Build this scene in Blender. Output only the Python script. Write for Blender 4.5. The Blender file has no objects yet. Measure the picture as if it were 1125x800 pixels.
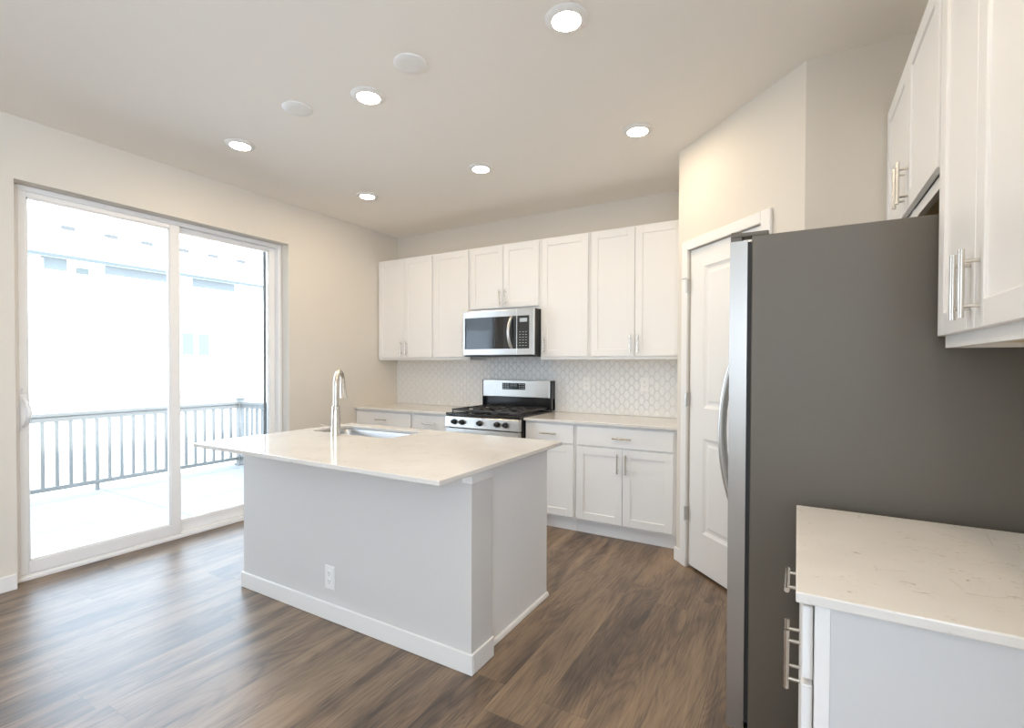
import bpy, bmesh, math, random
from mathutils import Vector, Matrix
random.seed(7)
sc = bpy.context.scene
C = sc.collection
R = math.radians

# ------------------------------------------------------------------ camera, world, light, exposure
F_PX, CY = 538.64, 408.45
cam_d = bpy.data.cameras.new('camera')
cam = bpy.data.objects.new('camera', cam_d); C.objects.link(cam)
cam_d.sensor_width = 36.0; cam_d.lens = F_PX / 1125 * 36; cam_d.shift_y = (CY - 400) / 1125
cam_d.clip_start = 0.02; cam_d.clip_end = 300
cam.matrix_world = (Matrix.Translation((3.9414, -4.1785, 1.319)) @ Matrix.Rotation(0.5269, 4, 'Z')
                    @ Matrix.Rotation(math.pi / 2 - 0.0132, 4, 'X') @ Matrix.Rotation(0.0032, 4, 'Z'))
sc.camera = cam

SKY = 8.0
w = bpy.data.worlds.new('sky'); sc.world = w; w.use_nodes = True
bg = w.node_tree.nodes['Background']
bg.inputs['Color'].default_value = (0.69, 0.83, 1.0, 1); bg.inputs['Strength'].default_value = SKY

def lamp(name, kind, loc, energy, color, rot=None, size=None, size_y=None, portal=False):
    l = bpy.data.lights.new(name, kind); l.energy = energy; l.color = color
    o = bpy.data.objects.new(name, l); C.objects.link(o); o.location = loc
    if rot: o.rotation_euler = rot
    if kind == 'AREA':
        l.shape = 'RECTANGLE'; l.size = size; l.size_y = size_y
        if portal: l.cycles.is_portal = True
    return o

sun = lamp('sun', 'SUN', (0, 0, 12), 6.0, (1.0, 0.98, 0.95)); sun.data.angle = R(1.0)
sun.rotation_euler = Vector((-1, 0.12, -1.15)).to_track_quat('-Z', 'Y').to_euler()
lamp('door_portal', 'AREA', (-0.21, -2.274, 1.2), 1, (1, 1, 1), (0, -math.pi / 2, 0), 2.3, 1.72, True)
lamp('rear_portal', 'AREA', (3.3, -7.66, 1.62), 1, (1, 1, 1), (math.pi / 2, 0, 0), 0.9, 1.25, True)
lamp('side_portal', 'AREA', (4.74, -5.85, 1.35), 1, (1, 1, 1), (0, math.pi / 2, 0), 2.2, 2.7, True)
CAN_STRENGTH = 150.0
CAN_COLOR = (1.0, 0.80, 0.56, 1)

vs = sc.view_settings
vs.view_transform = 'Standard'; vs.look = 'None'; vs.gamma = 1.0; vs.use_curve_mapping = False
vs.exposure = 0.13
sc.cycles.use_denoising = True
sc.cycles.max_bounces = 14; sc.cycles.diffuse_bounces = 8; sc.cycles.glossy_bounces = 5
sc.cycles.transparent_max_bounces = 12
sc.cycles.sample_clamp_indirect = 6.0
sc.cycles.caustics_reflective = False; sc.cycles.caustics_refractive = False

# ------------------------------------------------------------------ materials
def mat(name, col, rough=0.5, metal=0.0, spec=0.5, bump=0.0, bscale=200.0, coat=0.0):
    m = bpy.data.materials.new(name); m.use_nodes = True
    nt = m.node_tree; b = nt.nodes['Principled BSDF']
    b.inputs['Base Color'].default_value = (*col, 1); b.inputs['Roughness'].default_value = rough
    b.inputs['Metallic'].default_value = metal; b.inputs['Specular IOR Level'].default_value = spec
    b.inputs['Coat Weight'].default_value = coat
    if bump:
        tc = nt.nodes.new('ShaderNodeTexCoord'); n = nt.nodes.new('ShaderNodeTexNoise')
        n.inputs['Scale'].default_value = bscale; n.inputs['Detail'].default_value = 3
        bp = nt.nodes.new('ShaderNodeBump'); bp.inputs['Strength'].default_value = bump
        bp.inputs['Distance'].default_value = 0.002
        nt.links.new(tc.outputs['Object'], n.inputs['Vector']); nt.links.new(n.outputs['Fac'], bp.inputs['Height'])
        nt.links.new(bp.outputs['Normal'], b.inputs['Normal'])
    return m

class NG:
    """small helper to write node graphs"""
    def __init__(s, m): s.nt = m.node_tree; s.n = s.nt.nodes; s.l = s.nt.links
    def new(s, t, **k):
        x = s.n.new(t)
        for a, v in k.items(): setattr(x, a, v)
        return x
    def put(s, sock, v):
        if isinstance(v, bpy.types.NodeSocket): s.l.new(v, sock)
        else: sock.default_value = v
    def math(s, op, a, b=0.0, c=0.0):
        x = s.new('ShaderNodeMath', operation=op)
        for i, v in enumerate((a, b, c)): s.put(x.inputs[i], v)
        return x.outputs[0]
    def comb(s, x, y, z):
        c = s.new('ShaderNodeCombineXYZ')
        for i, v in enumerate((x, y, z)): s.put(c.inputs[i], v)
        return c.outputs[0]
    def noise(s, vec, scale, detail=2.0, rough=0.5, dist=0.0):
        x = s.new('ShaderNodeTexNoise'); s.put(x.inputs['Vector'], vec)
        x.inputs['Scale'].default_value = scale; x.inputs['Detail'].default_value = detail
        x.inputs['Roughness'].default_value = rough; x.inputs['Distortion'].default_value = dist
        return x.outputs['Fac']
    def ramp(s, fac, stops):
        x = s.new('ShaderNodeValToRGB'); s.put(x.inputs[0], fac)
        e = x.color_ramp.elements
        while len(e) < len(stops): e.new(0.5)
        for i, (p, c) in enumerate(stops):
            e[i].position = p; e[i].color = (*c, 1) if len(c) == 3 else c
        return x.outputs['Color']
    def mix(s, fac, a, b, blend='MIX'):
        x = s.new('ShaderNodeMix', data_type='RGBA', blend_type=blend)
        s.put(x.inputs['Factor'], fac); s.put(x.inputs['A'], a); s.put(x.inputs['B'], b)
        return x.outputs['Result']
    def bump(s, h, strength, dist=0.002):
        x = s.new('ShaderNodeBump'); s.put(x.inputs['Height'], h)
        x.inputs['Strength'].default_value = strength; x.inputs['Distance'].default_value = dist
        return x.outputs['Normal']
    def coords(s):
        t = s.new('ShaderNodeTexCoord'); x = s.new('ShaderNodeSeparateXYZ')
        s.l.new(t.outputs['Object'], x.inputs[0]); return t.outputs['Object'], x.outputs

M = {}
M['wall'] = mat('wall_paint', (0.72, 0.672, 0.60), 0.75, bump=0.3, bscale=160)
M['island_wall'] = mat('wall_paint_daylit', (0.68, 0.66, 0.64), 0.75, bump=0.3, bscale=160)  # same wall paint, with the cooler daylight tone put into the colour
M['laminate'] = mat('grey_white_laminate', (0.64, 0.64, 0.645), 0.4)
M['ceiling'] = mat('ceiling_paint', (0.89, 0.85, 0.79), 0.85, bump=0.2, bscale=90)
M['trim'] = mat('trim_paint', (0.84, 0.825, 0.80), 0.4)
M['cabinet'] = mat('cabinet_paint', (0.84, 0.83, 0.815), 0.38)
M['panel'] = mat('panel_paint', (0.91, 0.90, 0.89), 0.45)
M['door'] = mat('door_paint', (0.85, 0.84, 0.82), 0.4)
M['vinyl'] = mat('white_vinyl', (0.84, 0.83, 0.82), 0.4)
M['steel'] = mat('brushed_steel', (0.66, 0.65, 0.63), 0.28, 1.0)
M['steel_dark'] = mat('fridge_steel', (0.43, 0.405, 0.375), 0.34, 1.0)
M['nickel'] = mat('brushed_nickel', (0.68, 0.64, 0.58), 0.25, 1.0)
M['sinksteel'] = mat('sink_steel', (0.62, 0.63, 0.64), 0.25, 1.0)
M['black'] = mat('black_plastic', (0.02, 0.02, 0.02), 0.4)
M['enamel'] = mat('black_enamel', (0.015, 0.015, 0.016), 0.15)
M['iron'] = mat('cast_iron', (0.05, 0.05, 0.05), 0.45)
M['blackglass'] = mat('black_glass', (0.02, 0.022, 0.024), 0.03, spec=0.8)
M['fridgeside'] = mat('fridge_side_coat', (0.132, 0.117, 0.094), 0.42, 0.0, 0.5, bump=0.25, bscale=420)
M['gasket'] = mat('gasket', (0.03, 0.03, 0.03), 0.7)
M['wood'] = mat('cabinet_underside', (0.72, 0.60, 0.40), 0.5)
M['outlet'] = mat('outlet_plastic', (0.86, 0.85, 0.83), 0.35)
M['slot'] = mat('outlet_slot', (0.12, 0.12, 0.12), 0.5)
M['hinge'] = mat('hinge_metal', (0.55, 0.53, 0.50), 0.3, 1.0)
M['dark_inside'] = mat('cabinet_gap', (0.10, 0.095, 0.09), 0.8)
M['railing'] = mat('railing_paint', (0.165, 0.163, 0.154), 0.6)
M['siding_white'] = mat('siding_white', (0.85, 0.86, 0.87), 0.7)
M['eave_strip_grey'] = mat('eave_strip_grey', (0.135, 0.142, 0.14), 0.7)
M['roofing'] = mat('roof_shingle', (0.62, 0.62, 0.62), 0.85)
M['fascia'] = mat('fascia_paint', (0.07, 0.08, 0.078), 0.6)
M['vent'] = mat('roof_vent', (0.075, 0.072, 0.068), 0.6)
M['farglass'] = mat('far_window', (0.095, 0.105, 0.095), 0.5)
M['ground'] = mat('pale_ground', (0.75, 0.74, 0.72), 0.9)
M['display'] = mat('display', (0.015, 0.02, 0.024), 0.1)
M['digits'] = mat('display_marks', (0.55, 0.6, 0.62), 0.5)

def emis(name, col, s):
    m = bpy.data.materials.new(name); m.use_nodes = True
    nt = m.node_tree; nt.nodes.clear()
    o = nt.nodes.new('ShaderNodeOutputMaterial'); e = nt.nodes.new('ShaderNodeEmission')
    e.inputs['Color'].default_value = col; e.inputs['Strength'].default_value = s
    nt.links.new(e.outputs[0], o.inputs['Surface']); return m
M['lens'] = emis('lamp_lens', CAN_COLOR, CAN_STRENGTH)

def glass_mat():
    m = bpy.data.materials.new('window_glass'); m.use_nodes = True
    nt = m.node_tree; nt.nodes.clear(); g = NG(m)
    o = g.new('ShaderNodeOutputMaterial'); t = g.new('ShaderNodeBsdfTransparent'); gl = g.new('ShaderNodeBsdfGlossy')
    t.inputs['Color'].default_value = (0.97, 0.985, 0.985, 1); gl.inputs['Roughness'].default_value = 0.0
    fr = g.new('ShaderNodeFresnel'); fr.inputs['IOR'].default_value = 1.45
    mx = g.new('ShaderNodeMixShader')
    nt.links.new(g.math('MULTIPLY', fr.outputs[0], 0.8), mx.inputs[0])
    nt.links.new(t.outputs[0], mx.inputs[1]); nt.links.new(gl.outputs[0], mx.inputs[2]); nt.links.new(mx.outputs[0], o.inputs['Surface'])
    return m
M['glass'] = glass_mat()

def floor_mat():
    m = mat('vinyl_plank', (0.2, 0.15, 0.1), 0.36); g = NG(m); b = g.n['Principled BSDF']
    vec, (x, y, z) = g.coords()
    PW, PL = 0.182, 1.22
    rx = g.math('DIVIDE', x, PW); row = g.math('FLOOR', rx)
    wn = g.new('ShaderNodeTexWhiteNoise', noise_dimensions='1D'); g.put(wn.inputs['W'], row)
    ys = g.math('ADD', g.math('DIVIDE', y, PL), g.math('MULTIPLY', wn.outputs['Value'], 7.3))
    col = g.math('FLOOR', ys)
    idn = g.new('ShaderNodeTexWhiteNoise', noise_dimensions='2D'); g.put(idn.inputs['Vector'], g.comb(row, col, 0.0))
    pid = idn.outputs['Value']
    sh = g.math('MULTIPLY', pid, 37.0)
    gv = g.comb(g.math('ADD', x, sh), g.math('MULTIPLY', y, 0.15), sh)
    big = g.noise(gv, 6.5, 3.0, 0.5, 0.8)
    gv2 = g.comb(g.math('ADD', x, sh), g.math('MULTIPLY', y, 0.05), sh)
    fine = g.noise(gv2, 75.0, 4.0, 0.65, 0.3)
    gv3 = g.comb(g.math('ADD', x, sh), g.math('MULTIPLY', y, 0.13), sh)
    fig = g.noise(gv3, 5.0, 2.0, 0.5, 0.8)
    rings = g.math('ABSOLUTE', g.math('SINE', g.math('MULTIPLY', fig, 58.0)))
    hair = g.noise(g.comb(g.math('ADD', x, sh), g.math('MULTIPLY', y, 0.035), sh), 240.0, 2.0, 0.6)
    t = g.math('ADD', g.math('MULTIPLY', big, 0.80), g.math('MULTIPLY', fine, 0.17))
    t = g.math('ADD', t, g.math('MULTIPLY', g.math('SUBTRACT', hair, 0.5), 0.42))
    t = g.math('ADD', t, g.math('MULTIPLY', rings, 0.085))
    t = g.math('SUBTRACT', t, 0.03)
    t = g.math('ADD', t, g.math('MULTIPLY', g.math('SUBTRACT', pid, 0.5), 0.10))
    c = g.ramp(t, [(0.28, (0.055, 0.037, 0.027)), (0.44, (0.130, 0.086, 0.055)), (0.57, (0.232, 0.156, 0.096)), (0.78, (0.350, 0.246, 0.155))])
    gx = g.math('MINIMUM', g.math('FRACT', rx), g.math('SUBTRACT', 1.0, g.math('FRACT', rx)))
    gy = g.math('MINIMUM', g.math('FRACT', ys), g.math('SUBTRACT', 1.0, g.math('FRACT', ys)))
    seam = g.math('MINIMUM', g.math('DIVIDE', gx, 0.009), g.math('DIVIDE', gy, 0.0014)); seam = g.math('MINIMUM', seam, 1.0)
    c = g.mix(g.math('MULTIPLY', g.math('SUBTRACT', 1.0, seam), 0.55), c, (0.03, 0.025, 0.02, 1))
    g.put(b.inputs['Base Color'], c)
    g.put(b.inputs['Roughness'], g.math('ADD', 0.36, g.math('MULTIPLY', fine, 0.06)))
    g.put(b.inputs['Normal'], g.bump(g.math('ADD', g.math('MULTIPLY', fine, 0.5), seam), 0.14, 0.001))
    b.inputs['Specular IOR Level'].default_value = 0.8
    return m
M['floor'] = floor_mat()

def quartz_mat():
    m = mat('white_quartz', (0.8, 0.76, 0.7), 0.12); g = NG(m); b = g.n['Principled BSDF']
    vec, (x, y, z) = g.coords()
    base = g.ramp(g.noise(vec, 5.0, 3.0), [(0.3, (0.715, 0.685, 0.645)), (0.7, (0.77, 0.745, 0.71))])
    # short drifting flecks, a little longer along one axis
    v2 = g.comb(g.math('MULTIPLY', x, 0.55), y, z)
    a = g.noise(v2, 62.0, 4.0, 0.62, 1.4); patch = g.noise(vec, 8.5, 2.0, 0.5)
    f = g.math('MULTIPLY', g.math('GREATER_THAN', a, 0.655), g.math('GREATER_THAN', patch, 0.50))
    f2 = g.math('MULTIPLY', g.math('SUBTRACT', a, 0.60), 9.0); f2 = g.math('MINIMUM', g.math('MAXIMUM', f2, 0.0), 1.0)
    f2 = g.math('MULTIPLY', f2, g.math('MINIMUM', g.math('MAXIMUM', g.math('MULTIPLY', g.math('SUBTRACT', patch, 0.47), 9.0), 0.0), 1.0))
    c = g.mix(g.math('MULTIPLY', f2, 0.75), base, (0.37, 0.31, 0.26, 1))
    # sparse thin crackle veins
    vo = g.new('ShaderNodeTexVoronoi', feature='DISTANCE_TO_EDGE'); g.put(vo.inputs['Vector'], vec); vo.inputs['Scale'].default_value = 9.0
    ve = g.math('LESS_THAN', vo.outputs['Distance'], 0.012)
    ve = g.math('MULTIPLY', ve, g.math('GREATER_THAN', g.noise(vec, 6.0, 2.0), 0.58))
    c = g.mix(g.math('MULTIPLY', ve, 0.30), c, (0.45, 0.39, 0.34, 1))
    g.put(b.inputs['Base Color'], c)
    return m
M['quartz'] = quartz_mat()

def tile_mat():
    m = mat('leaf_tile', (0.8, 0.8, 0.78), 0.12); g = NG(m); b = g.n['Principled BSDF']
    vec, (x, y, z) = g.coords()
    W, H = 0.086, 0.082
    px = g.math('MULTIPLY', x, math.pi / W); pz = g.math('MULTIPLY', z, math.pi / H)
    wob = g.math('MULTIPLY', g.math('SINE', g.math('MULTIPLY', pz, 2.0)), 0.0)
    u = g.math('ADD', px, pz); v = g.math('SUBTRACT', px, pz)
    u = g.math('ADD', u, g.math('MULTIPLY', g.math('SINE', g.math('MULTIPLY', v, 2.0)), 0.30))
    v = g.math('ADD', v, g.math('MULTIPLY', g.math('SINE', g.math('MULTIPLY', u, 2.0)), 0.30))
    d = g.math('MINIMUM', g.math('ABSOLUTE', g.math('COSINE', u)), g.math('ABSOLUTE', g.math('COSINE', v)))
    prod = g.math('ABSOLUTE', g.math('MULTIPLY', g.math('COSINE', u), g.math('COSINE', v)))
    grout = g.math('MINIMUM', g.math('DIVIDE', d, 0.16), 1.0)
    c = g.mix(grout, (0.62, 0.62, 0.605, 1), (0.84, 0.84, 0.83, 1))
    g.put(b.inputs['Base Color'], c)
    g.put(b.inputs['Roughness'], g.math('SUBTRACT', 0.6, g.math('MULTIPLY', grout, 0.48)))
    h = g.math('ADD', g.math('MULTIPLY', g.math('POWER', prod, 0.6), 0.6), g.math('MULTIPLY', grout, 0.4))
    g.put(b.inputs['Normal'], g.bump(h, 0.7, 0.006))
    return m
M['tile'] = tile_mat()

def deck_mat():
    m = mat('deck_surface', (0.36, 0.38, 0.39), 0.75); g = NG(m); b = g.n['Principled BSDF']
    vec, (x, y, z) = g.coords()
    fx = g.math('FRACT', g.math('DIVIDE', g.math('ADD', x, 1.95), 1.22)); fy = g.math('FRACT', g.math('DIVIDE', g.math('ADD', y, 1.55), 2.44))
    sx = g.math('LESS_THAN', fx, 0.018); sy = g.math('LESS_THAN', fy, 0.008)
    s = g.math('MAXIMUM', sx, sy)
    c = g.ramp(g.noise(vec, 4.0, 4.0), [(0.3, (0.205, 0.203, 0.196)), (0.7, (0.24, 0.237, 0.23))])
    c = g.mix(g.math('MULTIPLY', s, 0.75), c, (0.09, 0.09, 0.088, 1)); g.put(b.inputs['Base Color'], c)
    return m
M['deck'] = deck_mat()

# ------------------------------------------------------------------ mesh helpers
def bm_new(): return bmesh.new()
def box(bm, x0, x1, y0, y1, z0, z1, bev=0.0, seg=1):
    r = bmesh.ops.create_cube(bm, size=1.0)
    vs_ = r['verts']
    bmesh.ops.scale(bm, vec=(abs(x1 - x0), abs(y1 - y0), abs(z1 - z0)), verts=vs_)
    bmesh.ops.translate(bm, vec=((x0 + x1) / 2, (y0 + y1) / 2, (z0 + z1) / 2), verts=vs_)
    if bev:
        ed = list({e for v in vs_ for e in v.link_edges})
        bmesh.ops.bevel(bm, geom=ed, offset=bev, segments=seg, affect='EDGES', profile=0.5)
    return vs_
def cyl(bm, p0, p1, r0, r1=None, seg=16):
    p0, p1 = Vector(p0), Vector(p1); d = p1 - p0; r1 = r0 if r1 is None else r1
    mtx = Matrix.Translation((p0 + p1) / 2) @ d.to_track_quat('Z', 'Y').to_matrix().to_4x4()
    return bmesh.ops.create_cone(bm, cap_ends=True, segments=seg, radius1=r0, radius2=r1, depth=d.length, matrix=mtx)['verts']
def tube(bm, pts, radii, seg=12, flat=None):
    pts = [Vector(p) for p in pts]; n = len(pts)
    if not hasattr(radii, '__len__'): radii = [radii] * n
    rings = []; up = Vector((0.13, 0.31, 0.94))
    t0 = (pts[1] - pts[0]).normalized(); a = t0.cross(up)
    a = (a if a.length > 0.1 else t0.cross(Vector((1, 0, 0)))).normalized()
    for i, p in enumerate(pts):
        t = (pts[min(i + 1, n - 1)] - pts[max(i - 1, 0)]).normalized()
        a = (a - t * a.dot(t)).normalized(); b = t.cross(a)
        rings.append([bm.verts.new(p + (a * math.cos(k * 2 * math.pi / seg) + b * math.sin(k * 2 * math.pi / seg)) * radii[i]) for k in range(seg)])
    for i in range(n - 1):
        for k in range(seg):
            bm.faces.new((rings[i][k], rings[i][(k + 1) % seg], rings[i + 1][(k + 1) % seg], rings[i + 1][k]))
    bm.faces.new(rings[0][::-1]); bm.faces.new(rings[-1])
def lathe(bm, prof, center=(0, 0, 0), seg=32):
    """profile of (radius, z), rotated about z"""
    cx, cy, cz = center; rings = []
    for r, z in prof:
        if r < 1e-6: rings.append([bm.verts.new((cx, cy, cz + z))])
        else: rings.append([bm.verts.new((cx + r * math.cos(2 * math.pi * k / seg), cy + r * math.sin(2 * math.pi * k / seg), cz + z)) for k in range(seg)])
    for a, b in zip(rings, rings[1:]):
        for k in range(seg):
            k2 = (k + 1) % seg
            if len(a) == 1 and len(b) == 1: continue
            if len(a) == 1: bm.faces.new((a[0], b[k], b[k2]))
            elif len(b) == 1: bm.faces.new((a[k], b[0], a[k2]))
            else: bm.faces.new((a[k], b[k], b[k2], a[k2]))
def prism(bm, poly, z0, z1):
    lo = [bm.verts.new((x, y, z0)) for x, y in poly]; hi = [bm.verts.new((x, y, z1)) for x, y in poly]
    n = len(poly)
    bm.faces.new(lo[::-1]); bm.faces.new(hi)
    for i in range(n): bm.faces.new((lo[i], lo[(i + 1) % n], hi[(i + 1) % n], hi[i]))
def obj(name, bm, m, parent=None, label=None, smooth=False):
    bmesh.ops.recalc_face_normals(bm, faces=bm.faces[:])
    me = bpy.data.meshes.new(name); bm.to_mesh(me); bm.free()
    o = bpy.data.objects.new(name, me); C.objects.link(o)
    me.materials.append(M[m] if isinstance(m, str) else m)
    if smooth:
        for p in me.polygons: p.use_smooth = True
        me.set_sharp_from_angle(angle=R(35))
    if parent: o.parent = parent
    if label: o['label'] = label
    return o
def tag(o, label, cat, group=None, kind=None):
    o['label'] = label; o['category'] = cat
    if group: o['group'] = group
    if kind: o['kind'] = kind
    return o
def thing(name, label, cat, loc=(0, 0, 0), rz=0.0, group=None, kind=None):
    o = bpy.data.objects.new(name, None); C.objects.link(o); o.location = loc; o.rotation_euler = (0, 0, rz)
    o.empty_display_size = 0.1
    return tag(o, label, cat, group, kind)
def structure(name, bm, m, label, cat):
    return tag(obj(name, bm, m), label, cat, kind='structure')
def one_box(*a, **k):
    b = bm_new(); box(b, *a, **k); return b

# ------------------------------------------------------------------ room shell
HC = 2.759; XR = 4.58; YB = -7.5
DY0, DY1, DZ = -3.163, -1.385, 2.395           # patio door opening
structure('floor', one_box(-0.2, XR + 0.15, YB - 0.15, 0.15, -0.12, 0.0), 'floor', 'brown and grey wood-look plank floor of the kitchen', 'floor')
structure('ceiling', one_box(-0.2, XR + 0.15, YB - 0.15, 0.15, HC, HC + 0.14), 'ceiling', 'pale textured flat ceiling over the kitchen', 'ceiling')
b = bm_new()
box(b, -0.2, 0, YB - 0.15, DY0, 0, HC); box(b, -0.2, 0, DY1, 0.0, 0, HC); box(b, -0.2, 0, DY0, DY1, DZ, HC)
structure('wall_left', b, 'wall', 'pale wall around the sliding patio door', 'wall')
structure('wall_back', one_box(-0.2, XR + 0.15, 0, 0.15, 0, HC), 'wall', 'pale back wall behind the range and wall cabinets', 'wall')
b = bm_new(); SWY0, SWY1, SWZ0, SWZ1 = -7.2, -4.5, 0.25, 2.45  # unseen side opening added to bring in more daylight
box(b, XR, XR + 0.15, YB - 0.15, SWY0, 0, HC); box(b, XR, XR + 0.15, SWY1, 0.0, 0, HC)
box(b, XR, XR + 0.15, SWY0, SWY1, 0, SWZ0); box(b, XR, XR + 0.15, SWY0, SWY1, SWZ1, HC)
structure('wall_right', b, 'wall', 'wall behind the fridge and the near cabinets', 'wall')
b = bm_new(); WX0, WX1, WZ0, WZ1 = 2.85, 3.75, 1.0, 2.25  # unseen opening behind the viewer, added to let daylight in
box(b, 0, WX0, YB - 0.15, YB, 0, HC); box(b, WX1, XR, YB - 0.15, YB, 0, HC)
box(b, WX0, WX1, YB - 0.15, YB, 0, WZ0); box(b, WX0, WX1, YB - 0.15, YB, WZ1, HC)
structure('wall_rear', b, 'wall', 'rear wall with an added daylight opening behind the viewer', 'wall')
PX, PY = 3.242, -0.746; QX, QY = 3.965, -1.469; S2 = math.sqrt(0.5); PL = math.hypot(QX - PX, QY - PY)
OS0, OS1, OZ = 0.118, 0.762, 2.072             # pantry door opening along the angled wall
b = bm_new()
box(b, 0, OS0, 0, 0.11, 0, HC); box(b, OS1, PL, 0, 0.11, 0, HC); box(b, OS0, OS1, 0, 0.11, OZ, HC)
wp = structure('wall_pantry', b, 'wall', 'angled corner wall holding the white pantry door', 'wall')
wp.location = (PX, PY, 0); wp.rotation_euler = (0, 0, -math.pi / 4)
structure('wall_pantry_side', one_box(PX, PX + 0.1, PY, 0, 0, HC), 'wall', 'short side wall of the pantry closing the cabinet run', 'wall')
structure('wall_alcove', one_box(QX, XR, QY, QY + 0.1, 0, HC), 'wall', 'wall section beside the fridge right of the angled wall', 'wall')
# eave of this house shades the deck; long right overhang added to block sun
structure('roof', one_box(-0.95, XR + 2.6, YB - 0.5, 1.2, HC + 0.16, HC + 0.36), 'siding_white', 'roof edge of this house above the patio door, with an added overhang on the right', 'roof')

def base_prof(bm, x0, x1, y0, y1, h): box(bm, x0, x1, y0, y1, 0, h, 0.003)
BH = 0.09
b = bm_new(); base_prof(b, 0.0005, 0.0125, YB + 0.01, DY0 - 0.002, BH); base_prof(b, 0.0005, 0.0125, DY1 + 0.002, -0.66, BH)
structure('baseboard_left', b, 'trim', 'white baseboard along the wall with the patio door', 'baseboard')
b = bm_new(); box(b, -0.012, 0.060, -0.0125, -0.0005, 0, BH, 0.003); box(b, 0.83, PL + 0.006, -0.0125, -0.0005, 0, BH, 0.003)
o = structure('baseboard_pantry', b, 'trim', 'short white baseboard pieces beside the pantry door casing', 'baseboard')
o.location = (PX, PY, 0); o.rotation_euler = (0, 0, -math.pi / 4)

# backsplash
structure('backsplash', one_box(0.0005, PX - 0.0005, -0.008, -0.0005, 0.888, 1.425), 'tile', 'glossy white leaf-shaped tile backsplash behind the range', 'backsplash')

# ------------------------------------------------------------------ patio door
d1 = thing('door_1', 'white vinyl sliding glass patio door to the deck', 'patio door', (0, DY1, 0), kind='structure')
d1.location = (0, 0, 0)
FX0, FX1 = -0.180, -0.090
b = bm_new()
y0, y1, zt = DY0 + 0.002, DY1 - 0.002, DZ - 0.002
box(b, FX0, FX1, y0, y0 + 0.034, 0.001, zt, 0.003); box(b, FX0, FX1, y1 - 0.034, y1, 0.001, zt, 0.003)
box(b, FX0, FX1, y0 + 0.034, y1 - 0.034, zt - 0.034, zt, 0.003); box(b, FX0, FX1, y0 + 0.034, y1 - 0.034, 0.001, 0.034, 0.003)
box(b, FX1 - 0.004, FX1 + 0.008, y0 + 0.02, y1 - 0.02, 0.001, 0.02, 0.002)
obj('frame', b, 'vinyl', d1)
def sash(name, ya, yb, xa, xb, sl, sr, rb, rt, z0, z1):
    b = bm_new()
    box(b, xa, xb, ya, ya + sl, z0, z1, 0.004); box(b, xa, xb, yb - sr, yb, z0, z1, 0.004)
    box(b, xa + 0.001, xb - 0.001, ya + sl, yb - sr, z0, z0 + rb, 0.004); box(b, xa + 0.001, xb - 0.001, ya + sl, yb - sr, z1 - rt, z1, 0.004)
    # glazing bead
    for q in ((ya + sl, ya + sl + 0.008, z0 + rb, z1 - rt), (yb - sr - 0.008, yb - sr, z0 + rb, z1 - rt),
              (ya + sl, yb - sr, z0 + rb, z0 + rb + 0.008), (ya + sl, yb - sr, z1 - rt - 0.008, z1 - rt)):
        box(b, xa + 0.007, xb - 0.007, *q)
    s = obj(name, b, 'vinyl', d1)
    xm = (xa + xb) / 2
    obj('glass_pane', one_box(xm - 0.002, xm + 0.002, ya + sl + 0.004, yb - sr - 0.004, z0 + rb + 0.004, z1 - rt - 0.004), 'glass', s)
    return s
slide = sash('sliding_panel', DY0 + 0.036, -2.232, -0.128, -0.094, 0.042, 0.070, 0.080, 0.034, 0.036, zt - 0.032)
fixed = sash('fixed_panel', -2.288, DY1 - 0.037, -0.172, -0.138, 0.066, 0.055, 0.080, 0.034, 0.036, zt - 0.032)
b = bm_new()
ya = DY0 + 0.058
pts = []
for i in range(13):
    t = i / 12; a = math.pi * t
    pts.append((-0.092 + 0.088 * math.sin(a) ** 0.8, ya, 1.105 - 0.165 * t))
tube(b, pts, [0.009 + 0.004 * math.sin(math.pi * i / 12) for i in range(13)], 10)
box(b, -0.095, -0.089, ya - 0.017, ya + 0.017, 0.915, 1.13, 0.002)
cyl(b, (-0.094, ya, 1.16), (-0.080, ya, 1.16), 0.010, seg=12)
obj('handle', b, 'vinyl', slide, 'curved white pull handle', smooth=True)
obj('screen_stile', one_box(-0.192, -0.1815, -1.505, -1.478, 0.04, 2.36, 0.002), 'railing', d1, 'grey outer screen edge')
obj('bumper', one_box(-0.138, -0.124, -2.231, -2.216, 1.055, 1.085, 0.002), 'black', fixed, 'small black bumper')

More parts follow.
